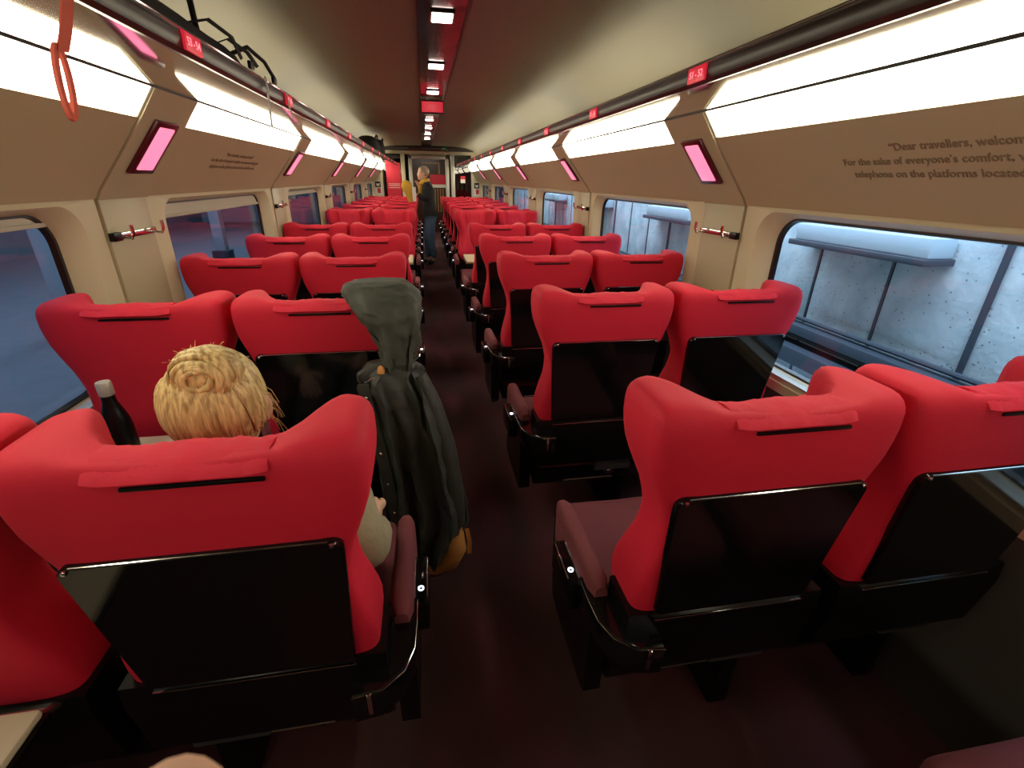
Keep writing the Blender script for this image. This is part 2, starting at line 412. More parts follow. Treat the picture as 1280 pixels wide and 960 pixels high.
        obj('seat_numbers', tx, 'digit', l)
        l['label'] = 'red seat number display reading %d - %d on the %s rack rail' % (n, n+1, ws)
side(-1, 'left'); side(1, 'right')

# lettering on the upper wall panels
def wall_text(s, lines, yc, ztop, size):
    sl = Vector((s*(1.135-1.335), 0, 1.75-1.505)).normalized()
    c0 = Vector((s*1.335, 0, 1.505)); nrm = Vector((-s*.775, 0, -.632))
    t = thing('wall_lettering', (s*1.25, yc, ztop-.08), 'x', 'lettering')
    for i, ln in enumerate(lines):
        z = ztop-i*size*1.02
        p = c0+sl*((z-1.505)/sl.z)+nrm*.0015; p.y = yc
        obj('text_line', text_mb(ln, size, frame_mtx(p, (0, -s, 0), sl), .0008, 'CENTER', .0003), 'inkbrown', t, smooth=0)
    return t
w = wall_text(1, ["\u201cDear travellers, welcome on board\u201d", "For the sake of everyone\u2019s comfort, we recommend using your", "telephone on the platforms located at the end of the coach"], 1.06, 1.662, .034)
w['label'] = 'brown printed welcome lines on the slanting right wall above the nearest window'
w = wall_text(-1, ["\u201cDear travellers, welcome on board\u201d", "For the sake of everyone\u2019s comfort, we recommend using your", "telephone on the platforms located at the end of the coach"], 3.35, 1.662, .030)
w['label'] = 'faint brown printed lines on the slanting left wall above the second window'

# ---- end walls
struct('wall_back', MB().box(-1.45, 1.45, Y0-.06, Y0, 0, 2.4), 'panel')
YE = 13.5
mb = MB(); mb.box(-1.45, 1.45, YE, YE+.05, 2.13, 2.36); mb.box(-1.45, -1.13, YE, YE+.05, 0, 2.13); mb.box(1.13, 1.45, YE, YE+.05, 0, 2.13)
mb.box(-.45, .5, YE+.0, YE+.05, 2.04, 2.13)
struct('wall_end', mb, 'cream')
mb = MB().box(-1.2, 1.2, 13.36, 13.5, 2.20, 2.345, .01); struct('trim_5', mb, 'channel')
t = thing('glass_partition', (.88, YE, 0), 'dark glass partition right of the end doorway', 'partition')
obj('glass_pane', MB().box(.70, 1.13, YE+.01, YE+.02, .5, 2.13), 'darkglass', t); obj('lower_panel', MB().box(.70, 1.13, YE, YE+.03, 0, .5), 'doorbrown', t)
obj('partition_post', MB().box(.60, .70, YE-.03, YE+.04, 0, 2.13, .008), 'alu', t); obj('partition_rim', MB().box(1.10, 1.13, YE-.01, YE+.03, 0, 2.13), 'plastic', t)
t = thing('glass_partition', (-.88, YE, 0), 'dark glass partition left of the end doorway with an imitated red reflection on it', 'partition')
obj('glass_pane', MB().box(-1.13, -.66, YE+.01, YE+.02, .5, 2.13), 'darkglass', t); obj('lower_panel', MB().box(-1.13, -.66, YE, YE+.03, 0, .5), 'doorbrown', t)
obj('partition_post', MB().box(-.66, -.56, YE-.03, YE+.04, 0, 2.13, .008), 'cream', t); obj('partition_rim', MB().box(-1.13, -1.10, YE-.01, YE+.03, 0, 2.13), 'plastic', t)
mb = MB(); mb.box(-.47, -.38, YE-.05, YE+.06, 0, 2.10, .01); mb.box(.46, .55, YE-.05, YE+.06, 0, 2.10, .01); mb.box(-.47, .55, YE-.05, YE+.06, 2.02, 2.10, .01)
struct('door_1', mb, 'alu')
# added red sheet standing in for red seats reflected in the left glass
t = thing('red_panel', (-.80, 13.49, 1.1), 'large red sheet with white lines imitating a seat reflection in the left glass partition', 'red_panel')
obj('reflection_sheet', MB().box(-1.04, -.68, 13.492, 13.502, 1.08, 1.92), M['red_panel'], t)
mb = MB()
for z in (1.42, 1.38, 1.33): mb.box(-1.0, -.72, 13.487, 13.493, z, z+.010)
obj('white_lines', mb, 'white', t)
t = thing('door_sticker', (.9, YE, 1.4), 'red and white sticker on the right glass partition', 'sticker')
obj('sticker_red', MB().box(.85, .97, YE+.0, YE+.008, 1.56, 1.64), 'notice_red', t); obj('sticker_white', MB().box(.85, .97, YE, YE+.008, 1.47, 1.56), 'white', t)
for s, ws in ((-1, 'left'), (1, 'right')):
    t = thing('safety_notice', (s*1.27, YE, 1.15), 'small black and red safety notice on the end wall, %s side' % ws, 'notice')
    obj('notice_plate', MB().box(s*1.27-.085, s*1.27+.085, YE-.012, YE, 1.16, 1.50), 'white', t)
    obj('black_symbol', MB().box(s*1.27-.07, s*1.27+.07, YE-.016, YE-.01, 1.34, 1.48, .004), 'notice_black', t)
    obj('red_symbol', MB().box(s*1.27-.02, s*1.27+.06, YE-.016, YE-.01, 1.20, 1.32, .004), 'notice_red', t)
    # notice pictogram arms
    obj('symbol_mark', MB().prism([(s*1.27-.03, 1.37), (s*1.27+.03, 1.37), (s*1.27+.05, 1.44), (s*1.27, 1.42), (s*1.27-.05, 1.44)], 'y', YE-.019, YE-.015), 'white', t)
t = thing('exit_sign', (.44, YE-.14, 2.22), 'small green exit sign above the end doorway', 'sign')
obj('sign_plate', MB().box(.36, .52, 13.34, 13.36, 2.225, 2.30, .004), 'green', t)
obj('arrow', MB().prism([(.39, 2.255), (.43, 2.255), (.43, 2.24), (.47, 2.2625), (.43, 2.285), (.43, 2.27), (.39, 2.27)], 'y', 13.337, 13.341), 'white', t)
# vestibule beyond
mb = MB(); mb.box(-1.42, -1.36, YE+.05, 17.4, 0, 2.3); mb.box(1.36, 1.42, YE+.05, 17.4, 0, 2.3)
struct('wall_vestibule', mb, 'lowerwall')
struct('ceiling_vestibule', MB().box(-1.42, 1.42, YE+.05, 17.5, 2.25, 2.3), 'ceiling')
struct('wall_far', MB().box(-1.42, 1.42, 17.4, 17.45, 0, 2.3), 'doorbrown')
t = thing('inner_door', (.04, 16.0, 0), 'dark brown inner door with tan framed window and red band', 'door')
obj('door_leaf', MB().box(-.5, .62, 16.0, 16.05, 0, 2.25), 'doorbrown', t)
mb = MB(); mb.box(-.15, .40, 15.985, 16.0, 1.98, 2.02); mb.box(.36, .40, 15.985, 16.0, 1.7, 1.98)
obj('window_frame', mb, 'wood', t)
obj('red_band', MB().box(.10, .56, 15.985, 16.0, 1.40, 1.68), 'red_panel', t)
obj('white_band', MB().box(.10, .56, 15.985, 16.0, 1.31, 1.40), 'white', t)
mb = MB()
for x in (.14, .22, .30, .38, .46): mb.box(x, x+.03, 15.985, 16.0, .6, 1.28)
obj('lower_slats', mb, 'wood', t)

# ------------------------------------------------------------------ seats
TAB = [ # z, half width, back y, front centre y, wing y
 (.54, .180, -.040, .07, .07), (.60, .222, -.058, .08, .105), (.64, .237, -.066, .09, .125), (.70, .238, -.075, .09, .12), (.77, .226, -.085, .08, .095),
 (.84, .214, -.094, .055, .065), (.90, .210, -.101, .030, .055), (.96, .221, -.108, .005, .065), (1.02, .245, -.114, -.015, .09), (1.07, .262, -.118, -.025, .105), (1.12, .268, -.119, -.030, .105)]
def backrest():
    rings = []; n = 56
    zs = [.54, .57, .60, .63, .66, .69, .72, .755, .79, .83, .87, .905, .94, .97, 1.0, 1.03, 1.06, 1.09, 1.12, 1.136]
    def ring(z, tt=None):
        w, yb, yc, yw = lerp_tab(TAB, z) if z < 1.12 else TAB[-1][1:]
        k = 1; kw = 1; up = 0
        if tt is not None:
            a = tt*PI/2; k = max(.10, math.cos(a)**.30); up = math.sin(a)**.9; kw = 1-.15*(1-math.cos(a))**1.5
        r = []
        for j in range(n):
            th = 2*PI*j/n; cs, sn = math.cos(th), math.sin(th); e = 2/(8 if sn < 0 else 5)
            x = w*kw*sgn(cs)*abs(cs)**e; q = sgn(sn)*abs(sn)**e
            yf = yc+(yw-yc)*sstep(.50, .82, abs(x)/w)
            mid = (yb+yf)/2; half = (yf-yb)/2
            
            y = mid+q*half*k
            zt = 1.174+.022*sstep(.09, .195, abs(x))
            zz = z if tt is None else 1.136+(zt-1.136)*up
            r.append((x, y, zz))
        return r
    for z in zs: rings.append(ring(z))
    for tt in (.15, .3, .45, .6, .72, .83, .92, .98, 1.0): rings.append(ring(1.136, tt))
    mb = MB(); mb.loft(rings, cap=False)
    # bottom cap fan and top zip
    k0 = 0; mb.f.append(tuple(range(n))[::-1])
    L = (len(rings)-1)*n
    for j in range(n//2):
        a, b, c, d = L+j, L+j+1, L+(n-1-j), L+(n-j) % n
        if j == 0: mb.f.append((L, L+1, L+n-1))
        elif b < c: mb.f.append((L+j, L+j+1, L+n-j-1, L+n-j))
        
    return mb
def cover():
    # cloth folded over the top of the headrest
    path = [(-.010, 1.03), (-.024, 1.08), (-.028, 1.13), (-.034, 1.160), (-.050, 1.172), (-.075, 1.176), (-.098, 1.173), (-.114, 1.163), (-.121, 1.152)]
    mb = MB(); rings = []
    W = .125; nx = 34
    from mathutils import noise
    for i, (y, z) in enumerate(path):
        top = []; bot = []
        for j in range(nx+1):
            x = -W+2*W*j/nx; e = 1-abs(x)/W
            wob = .0035*noise.noise(Vector((x*38, y*60, 1.5)))+.0025*noise.noise(Vector((x*90, y*90, 7)))
            lift = .004*sstep(0, .10, e)
            nyz = Vector((0, 1, 0)) if i < 3 else (Vector((0, .3, 1)).normalized() if i < 7 else Vector((0, -.8, .5)).normalized())
            p = Vector((x, y, z+(.022*sstep(.09, .195, abs(x)) if i > 2 else 0)))
            top.append(p+nyz*(lift+wob+.0035)); bot.append(p-nyz*.006)
        rings.append(top+bot[::-1])
    mb.loft(rings); return mb
def tray():
    # glossy folded tray, a slab on the tilted back
    pts = []
    def arc(cx, cz, r, a0, a1, n=5): return [(cx+r*math.cos(math.radians(a0+(a1-a0)*i/n)), cz+r*math.sin(math.radians(a0+(a1-a0)*i/n))) for i in range(n+1)]
    H = .352; r = .020
    poly = arc(.212-r, H-r, r, 0, 90)+arc(-.212+r, H-r, r, 90, 180)+arc(-.192+.012, .012, .012, 180, 270)+arc(.192-.012, .012, .012, 270, 360)
    d = Vector((0, -.040, .352)).normalized(); o = Vector((0, -.070, .660)); nn = Vector((0, -d.z, d.y))
    def P(u, v, w): return o+Vector((u, 0, 0))+d*v+nn*w
    mb = MB()
    ins = [(u*(1-.012), (v-H/2)*(1-.012)+H/2) for u, v in poly]
    mb.loft([[P(u, v, -.006) for u, v in poly], [P(u, v, .010) for u, v in poly], [P(u, v, .013) for u, v in ins]])
    return mb, P, H
def tray_glint():  # highlight along the top bevel, built as an added chrome thread
    _, P, H = tray(); mb = MB()
    mb.tube([P(-.190, H, .0112), P(0, H, .0112), P(.190, H, .0112)], .0014, 6)
    return mb
def cushion():
    rings = []
    for y, s_, zt, zb in ((.07, .93, .455, .33), (.085, .98, .465, .315), (.2, 1, .465, .31), (.35, 1, .470, .31), (.48, 1, .478, .31), (.56, .99, .476, .315), (.595, .96, .462, .33), (.61, .90, .44, .36)):
        r = []
        n = 28
        for j in range(n):
            th = 2*PI*j/n; cs, sn = math.cos(th), math.sin(th); e = 2/6
            x = .232*s_*sgn(cs)*abs(cs)**e; q = sgn(sn)*abs(sn)**e
            zz = (zt+zb)/2+q*(zt-zb)/2
            if sn > 0: zz -= .012*(1-(x/.232)**2)
            r.append((x, y, zz))
        rings.append(r)
    return MB().loft(rings)
def arm_pad(x, y0, y1, w=.027, z=.655):
    rings = []
    n = 16; N = 12
    for i in range(N+1):
        t = i/N; y = y0+(y1-y0)*t; k = 1
        if t < .1: k = math.sqrt(max(.05, 1-(1-t/.1)**2))
        if t > .85: k = math.sqrt(max(.05, 1-((t-.85)/.15)**2))
        r = []
        for j in range(n):
            th = 2*PI*j/n; cs, sn = math.cos(th), math.sin(th); e = 2/3
            r.append((x+w*(.5+.5*k)*sgn(cs)*abs(cs)**e, y, z-.045+.045*(sgn(sn)*abs(sn)**e)*(.55+.45*k)+(-.012*t)))
        rings.append(r)
    return MB().loft(rings)
def make_seat(kind, a, name_label):
    """kind: 'aisle' or 'window'; a: side (+1/-1, local x) on which the main armrest sits"""
    t = thing('train_seat', (0, 0, 0), name_label, 'train seat', 'red train seats')
    b = obj('backrest', backrest(), 'red', t, smooth=60)
    cv = obj('headrest_cover', cover(), 'redcover', t, smooth=60)
    shade = MB().box(-.080, .118, -.1235, -.110, 1.141, 1.148, .001); obj('shadow_strip', shade, 'plastic', cv)  # dark strip added as the shadow line beneath the cloth's rear edge
    mb, P, H = tray(); tr = obj('tray_table', mb, 'black', t, smooth=40)
    obj('tray_glint', tray_glint(), 'chrome', tr)
    for x in (-.196, .196):
        obj('tray_catch', MB().box(x-.004, x+.004, P(x, H, 0).y-.016, P(x, H, 0).y-.008, P(x, H, 0).z-.012, P(x, H, 0).z-.004, .002), 'chrome', tr)
    # lower shell
    sh = MB(); sh.loft([[(x, y, z) for x, y in ((-.25, -.078+dy), (.25, -.078+dy), (.25, .05), (-.25, .05))] for z, dy in ((.415, .04), (.43, .025), (.60, .0), (.655, .004))])
    obj('rear_shell', sh, 'plastic', t)
    obj('shell_strip', MB().box(-.19, .19, -.0825, -.074, .640, .6435, .001), 'chrome', t)
    obj('seat_cushion', cushion(), 'maroon', t, smooth=50)
    obj('seat_pan', MB().box(-.228, .228, .05, .56, .255, .33, .012), 'plastic', t)
    out = -a    # away from main armrest
    obj('pedestal', MB().box(out*.20-.035, out*.20+.035, .08, .46, .0, .26, .008), 'plastic', t)
    obj('mechanism_box', MB().box(out*.13-.085, out*.13+.085, -.01, .08, .345, .425, .006), 'grey_box', t)
    if kind == 'aisle':
        xa = a*.276
        obj('armrest', arm_pad(xa, .03, .40), 'maroon', t, smooth=60)
        si = MB(); si.loft([[(xa-w, y0, z) for y0 in (0,)][0:0] or [(xa-w, y0, z), (xa+w, y0, z), (xa+w, y1, z), (xa-w, y1, z)] for z, w, y0, y1 in
                            ((.235, .018, .06, .30), (.27, .024, .02, .36), (.50, .025, .02, .385), (.58, .024, .03, .385))])
        obj('armrest_side', si, 'plastic', t)
        # fabric side of armrest
        obj('armrest_skirt', MB().box(xa-.026, xa+.026, .09, .375, .50, .605, .010), 'maroon', t)
        # curved glossy bracket round the foot of the backrest
        pth = [(xa, .10), (xa, .03), (xa-a*.004, -.03), (xa-a*.020, -.068), (xa-a*.050, -.092), (xa-a*.095, -.096)]
        rings = []
        for i, (x, y) in enumerate(pth):
            p0 = Vector((*pth[max(0, i-1)], 0)); p1 = Vector((*pth[min(len(pth)-1, i+1)], 0)); tt = (p1-p0).normalized(); nn = Vector((-tt.y, tt.x, 0))
            w = .036
            zt = .610
            rings.append([Vector((x, y, .53))+nn*w*.9, Vector((x, y, zt-.008))+nn*w, Vector((x, y, zt))+nn*(w-.006), Vector((x, y, zt))-nn*(w-.006), Vector((x, y, zt-.008))-nn*w, Vector((x, y, .53))-nn*w*.9])
        br = obj('armrest_bracket', MB().loft(rings), 'black', t, smooth=50)
        obj('bracket_plate', MB().loft([[(xa-a*.02, .08, z), (xa-a*.02, -.03, z), (xa-a*.045, -.065, z), (xa-a*.10, -.075, z), (xa-a*.10, .08, z)] for z in (.54, .598)]), 'black', br)
        mb = MB().tube([(xa+a*.034, .09, .606), (xa+a*.034, .03, .606), (xa+a*.030, -.035, .606), (xa+a*.010, -.086, .606), (xa-a*.033, -.121, .606), (xa-a*.095, -.130, .606)], .0014, 6)
        obj('bracket_trim', mb, 'chrome', br)
        mb = MB().box(xa-a*.060-.005, xa-a*.060+.005, -.1305, -.118, .548, .606, .002); obj('bracket_clip', mb, 'chrome', br)
        # power socket module facing the aisle
        so = obj('socket_module', MB().box(*sorted((xa+a*.018, xa+a*.062)), .10, .27, .49, .585, .008), 'black', t)
        mb = MB().box(*sorted((xa+a*.056, xa+a*.060)), .12, .26, .584, .588, .001); mb.box(*sorted((xa+a*.024, xa+a*.028)), .12, .26, .584, .588, .001)
        obj('socket_trim', mb, 'chrome', so)
        ang = [2*PI*j/20 for j in range(20)]
        cx, cy = xa+a*.042, .15
        mb = MB().loft([[(cx+r*math.cos(q), cy+r*math.sin(q), z) for q in ang] for r, z in ((.008, .585), (.008, .588), (.005, .588), (.005, .585))], cap=False)
        obj('light_ring', mb, 'led', so)
        # foot rail
        obj('foot_rail', MB().tube([(out*-.08, .055, .268), (out*.16, .055, .268)], .0065, 8), 'brushed', t)
        for x in (out*-.05, out*.13): obj('rail_bracket', MB().box(x-.008, x+.008, .05, .10, .255, .275, .003), 'plastic', t)
        wb = MB(); wb.ball((out*.13, .03, .315), (.018, .016, .018), 10, 6); wb.box(out*.13-.026, out*.13+.026, .024, .036, .310, .320, .002); obj('adjuster_knob', wb, 'chrome', t)
    else:
        xa = a*.278
        obj('armrest', arm_pad(xa, .04, .37, .022, .64), 'maroon', t, smooth=60)
        obj('armrest_side', MB().box(xa-.018, xa+.018, .04, .30, .32, .57, .008), 'plastic', t)
    return t
protos = {}
XS = {'LW': -1.075, 'LA': -.52, 'RA': .52, 'RW': 1.075}
ROW = .95
rows_fwd = [(.786+ROW*i, i) for i in range(-1, 5)]
ordn = ['last row beside the camera', 'nearest full row', 'second row', 'third row', 'fourth row', 'fifth row, facing the table', 'row facing the camera across the table',
        'first row beyond the table bay', 'second row beyond the table bay', 'third row beyond the table bay', 'fourth row beyond the table bay', 'fifth row beyond the table bay', 'farthest row by the end wall']
def seat(xn, y, facing, rowname):
    x = XS[xn]; kind = 'aisle' if xn[1] == 'A' else 'window'
    toward = (1 if x < 0 else -1)                  # towards aisle, world
    a = toward if facing > 0 else -toward
    sd = 'left' if x < 0 else 'right'
    lab = 'red velvet seat by the %s %s, %s' % (sd, 'aisle edge' if kind == 'aisle' else 'windows', rowname)
    k = (kind, a)
    if k not in protos:
        t = make_seat(kind, a, lab); protos[k] = t
    else: t = dup(protos[k], (0, 0, 0))
    t.location = (x, y, 0); t.rotation_euler = (0, 0, 0 if facing > 0 else PI); t['label'] = lab
    return t
SEATS = {}
for i, (y, k) in enumerate(rows_fwd):
    for xn in XS:
        if k == -1 and xn[0] == 'L': continue
        SEATS[(xn, k)] = seat(xn, y, 1, ordn[i])
for xn in XS: SEATS[(xn, 5)] = seat(xn, 6.52, -1, ordn[6])
for j in range(6):
    for xn in XS: SEATS[(xn, 6+j)] = seat(xn, 6.95+ROW*j, 1, ordn[7+j])
# distinguishing details of the two front-left seats and the nearest right seats
SEATS[('LA', 0)]['label'] = 'red velvet aisle seat with the blonde woman sitting in it, lower left'
SEATS[('LA', 1)]['label'] = 'bright red aisle seat with the dark coat hanging from its corner'
SEATS[('LW', 1)]['label'] = 'red velvet left window seat with the black bottle on its lowered tray'
SEATS[('LW', 0)]['label'] = 'red velvet left window seat with cream tray lowered, cut off by the lower left edge'
SEATS[('RA', 0)]['label'] = 'large bright red aisle seat in the right foreground with crumpled headrest cloth'
SEATS[('RW', 0)]['label'] = 'red velvet right window seat cut off by the right edge of the photo'

# table bay tables
for s, ws in ((-1, 'left'), (1, 'right')):
    for y, yn in ((5.53, 'in the table bay'),):
        t = thing('bay_table', (s*.83, y, 0), 'cream topped table between facing seats, %s of the aisle' % ws, 'table', 'tables between the facing seats')
        obj('table_top', MB().box(*sorted((s*.29, s*1.33)), y-.27, y+.27, .715, .742, .010), 'table', t)
        obj('table_rim', MB().box(*sorted((s*.285, s*1.335)), y-.275, y+.275, .70, .716, .004), 'plastic', t)
        obj('pedestal', MB().box(*sorted((s*.98, s*1.06)), y-.12, y+.12, 0, .70, .01), 'plastic', t)

# lowered tray tables (bottle stands on one; one at lower left corner)
def open_tray(st, x, yfar, ynear, z, rowy):
    for c in list(st.children):
        if c.name.startswith('tray_table'):
            for g in list(c.children): bpy.data.objects.remove(g)
            bpy.data.objects.remove(c)
    ORG[st.name] = tuple(st.location)
    t = obj('tray_table', MB().box(x-.215, x+.215, ynear, yfar, z-.018, z, .008), 'table', st)
    obj('tray_rim', MB().box(x-.22, x+.22, ynear-.005, yfar+.005, z-.030, z-.018, .004), 'plastic', t)
    for sx in (-.19, .19): obj('tray_arm', MB().tube([(x+sx, yfar-.02, z-.024), (x+sx, rowy-.055, z-.07)], .008), 'brushed', t)
    t['label'] = 'cream tray lowered flat'
open_tray(SEATS[('LW', 0)], -1.065, .665, .38, .70, .786)
open_tray(SEATS[('LW', 1)], -1.075, 1.60, 1.30, .74, 1.736)
for key, deg in ((('LA', 0), 1.0), (('LW', 0), 1.0)):
    c_, s_ = math.cos(math.radians(deg)), math.sin(math.radians(deg))
    for c in SEATS[key].children:
        if c.name.split('.')[0] in ('backrest', 'headrest_cover') or (c.name.startswith('tray_table') and key[1] == 0 and key[0] == 'LA'):
            c.rotation_euler = (math.radians(deg), 0, 0); c.location = (0, s_*.5, .5*(1-c_))

# bottle
t = thing('bottle', (-1.075, 1.42, .7405), 'black insulated bottle with a silver cap on the left tray', 'bottle')
def lathe(prof, c, n=24):
    return MB().loft([[(c[0]+r*math.cos(2*PI*j/n), c[1]+r*math.sin(2*PI*j/n), c[2]+z) for j in range(n)] for r, z in prof])
bc = (-1.075, 1.42, .7415)
obj('bottle_body', lathe([(.030, 0), (.036, .003), (.037, .02), (.037, .13), (.034, .155), (.026, .185), (.018, .21), (.0165, .235)], bc), M['plastic'], t, smooth=50)
obj('bottle_cap', lathe([(.018, .233), (.019, .235), (.0195, .268), (.0175, .274), (.004, .275)], bc), 'alu', t)

# ------------------------------------------------------------------ coat
def resample(rings, m):
    out = []; N = len(rings)-1
    for i in range(m+1):
        u = i/m*N; k = min(int(u), N-1); f = u-k
        g = [rings[max(0, k-1)], rings[k], rings[k+1], rings[min(N, k+2)]]; r = []
        for q in zip(*g):
            p0, p1, p2, p3 = [Vector(v) for v in q]
            r.append(.5*((2*p1)+(p2-p0)*f+(2*p0-5*p1+4*p2-p3)*f*f+(3*p1-p0-3*p2+p3)*f**3))
        out.append(r)
    return out
def wrinkle(rings, amp, sc):
    from mathutils import noise
    out = []
    for r in rings:
        c = sum((Vector(p) for p in r), Vector())/len(r); o = []
        for p in r:
            p = Vector(p); d = (p-c); d.z = 0; d = d.normalized() if d.length > 1e-6 else Vector((0, 0, 0))
            q = Vector((p.x*sc[0], p.y*sc[1], p.z*sc[2]))
            w = noise.noise(q)+.5*noise.noise(q*2.3+Vector((5, 1, 2))); w2 = 1-2*abs(noise.noise(q*.8+Vector((9, 3, 4))))
            o.append(p+d*amp*(w*.8+w2*.7))
        out.append(o)
    return out
def coat():
    t = thing('coat', (-.22, 1.50, .17), 'dark olive hooded coat hanging over the corner of the left aisle seat', 'coat')
    def ring(z, xl, xr, yc, th, rip, ph=0, n=44, tilt=0):
        c = (xl+xr)/2; hw = (xr-xl)/2; r = []
        for j in range(n):
            a = 2*PI*j/n; cs, sn = math.cos(a), math.sin(a); e = .8
            x = c+hw*sgn(cs)*abs(cs)**e; y = yc+th*sgn(sn)*abs(sn)**e
            k = rip*1.7*(math.sin(5*a+ph)+.6*math.sin(9*a+ph*1.7+1)+.45*math.sin(15*a+ph*.8+2))
            r.append((x+k*cs*.5, y+k*(.5+abs(sn)), z+tilt*(x-c)))
        return r
    # hood draped over the wing of the headrest
    hd = [(1.246, -.345, -.250, 1.655, .02, .0, 0, .0), (1.244, -.392, -.225, 1.650, .055, .001, .2, .0), (1.230, -.410, -.208, 1.640, .085, .002, .4, .0), (1.205, -.398, -.195, 1.625, .105, .003, .6, .05),
          (1.165, -.368, -.186, 1.600, .115, .004, .8, .10), (1.12, -.342, -.184, 1.580, .105, .005, 1.0, .10), (1.07, -.322, -.190, 1.560, .088, .006, 1.3, .08), (1.02, -.308, -.202, 1.535, .065, .006, 1.7, .04), (.985, -.302, -.208, 1.520, .050, .005, 2.0, .0), (.965, -.300, -.212, 1.52, .04, .003, 2.0, 0)]
    mb = MB().loft(wrinkle(resample([ring(z, a, b, y, th, r_, ph, tilt=ti) for z, a, b, y, th, r_, ph, ti in hd], 70), .020, (26, 26, 8)))
    obj('hood', mb, 'hood', t, smooth=70)
    bd = [(1.005, -.305, -.21, 1.52, .030, .002, 1.2, 0), (.985, -.345, -.190, 1.515, .05, .004, 1.3, -.1), (.955, -.372, -.172, 1.510, .062, .006, 1.5, -.15), (.90, -.360, -.155, 1.50, .065, .008, 1.8, -.1), (.82, -.348, -.135, 1.495, .066, .010, 2.1, 0), (.70, -.335, -.110, 1.49, .070, .012, 2.6, 0),
          (.58, -.325, -.085, 1.485, .074, .013, 3.0, 0), (.46, -.315, -.060, 1.48, .078, .014, 3.4, 0), (.37, -.305, -.060, 1.475, .082, .015, 3.8, .0), (.30, -.295, -.095, 1.475, .080, .014, 4.1, .1), (.22, -.280, -.125, 1.475, .070, .012, 4.4, .2), (.185, -.265, -.145, 1.475, .05, .008, 4.5, .2)]
    mb = MB().loft(wrinkle(resample([ring(z, a, b, y, th, r_, ph, n=72, tilt=ti) for z, a, b, y, th, r_, ph, ti in bd], 110), .024, (26, 26, 3.2)))
    obj('coat_body', mb, 'coat', t, smooth=70)
    # sleeve hanging at the aisle side
    mb = MB().tube([(-.19, 1.50, .955), (-.155, 1.475, .85), (-.12, 1.455, .70), (-.100, 1.44, .55), (-.090, 1.43, .44), (-.088, 1.43, .375)], [.028, .040, .044, .043, .040, .036], 14)
    obj('sleeve', mb, 'coat', t, smooth=70)
    # front placket with snaps
    mb = MB().strip([(-.365, 1.447, .955), (-.352, 1.425, .88), (-.335, 1.412, .78), (-.318, 1.405, .66), (-.305, 1.40, .54), (-.296, 1.395, .42), (-.288, 1.395, .32)], (.035, 0, 0), .012)
    pk = obj('placket', mb, 'coat', t, smooth=60)
    mb = MB().strip([(-.384, 1.446, .945), (-.37, 1.423, .875), (-.353, 1.409, .78), (-.336, 1.402, .66), (-.323, 1.397, .54), (-.314, 1.392, .42)], (.004, 0, 0), .006)
    obj('zip', mb, 'rail', pk)
    for p in ((-.356, 1.424, .915), (-.345, 1.409, .85), (-.326, 1.398, .72), (-.312, 1.392, .60), (-.300, 1.388, .48)):
        obj('snap', MB().ball(p, (.006, .004, .006), 10, 6), 'chrome', pk)
    obj('collar_tab', MB().ball((-.305, 1.452, .99), (.013, .012, .024), 10, 8), 'tan', t)
    obj('neck_strap', MB().tube([(-.36, 1.455, .955), (-.33, 1.445, .975), (-.30, 1.445, .972)], .004), 'chrome', t)
    return t
coat()
# tan leather bag bottom hanging inside the coat
t = thing('leather_bag', (-.17, 1.49, .13), 'tan leather bag showing below the hem of the dark coat', 'bag')
pts = [(-.275, 1.50, .145), (-.225, 1.49, .115), (-.165, 1.485, .118), (-.118, 1.465, .165), (-.092, 1.445, .245), (-.090, 1.445, .345)]
mb = MB().tube(pts, [.014, .022, .032, .042, .045, .03], 16); obj('bag_body', mb, 'tan', t, smooth=70)
mb = MB().tube([(-.20, 1.455, .096), (-.14, 1.441, .118), (-.088, 1.43, .19), (-.068, 1.427, .27)], .0028, 6); obj('bag_piping', mb, 'doorbrown', t)
mb = MB().strip([(-.045, 1.445, .33), (-.035, 1.44, .27), (-.038, 1.44, .21)], (.016, 0, 0), .004); obj('bag_strap', mb, 'tan', t)

# ------------------------------------------------------------------ seated woman
def head_mb(c, fw, sc=1.0):
    """head with a face looking along fw (unit vector, horizontal)"""
    f = Vector(fw).normalized(); r = Vector((f.y, -f.x, 0)); c = Vector(c); mb = MB(); rings = []
    n = 28; prof = [(-.118, .030, .030, .040), (-.112, .042, .045, .042), (-.095, .052, .062, .030), (-.07, .060, .078, .012), (-.04, .068, .086, .0), (-.01, .074, .090, .0), (.02, .077, .092, -.004), (.05, .076, .092, -.006), (.08, .068, .082, -.008), (.105, .048, .058, -.010), (.118, .022, .028, -.010)]
    for z, w, d, off in prof:
        ring = []
        for j in range(n):
            a = 2*PI*j/n; u = math.cos(a)*d; v = math.sin(a)*w
            if math.cos(a) > .55:
                k = (math.cos(a)-.55)/.45
                if -.05 < z < .0: u += .020*max(0, k-.55)/.45*(1-abs(z+.03)/.05)    # nose
                if .0 <= z < .03: u -= .006*math.exp(-((abs(v)-.03)/.012)**2)          # eye sockets
                if abs(z+.07) < .012: u += .004*k                                          # lips
            ring.append(c+(f*(u+off)+r*v+Vector((0, 0, z)))*sc)
        rings.append(ring)
    mb.loft(rings)
    return mb, f, r
def join_heads(mb, f, r, c, sc=1.0, right_ear=True):
    for sd in (-1, 1):
        e = Vector(c)+(r*sd*.078+Vector((0, 0, -.012))-f*.004)*sc
        mb.ball(e+r*sd*.012*sc, Vector((.012+abs(f.x)*.012, .012+abs(f.y)*.012, .032))*sc, 12, 8)
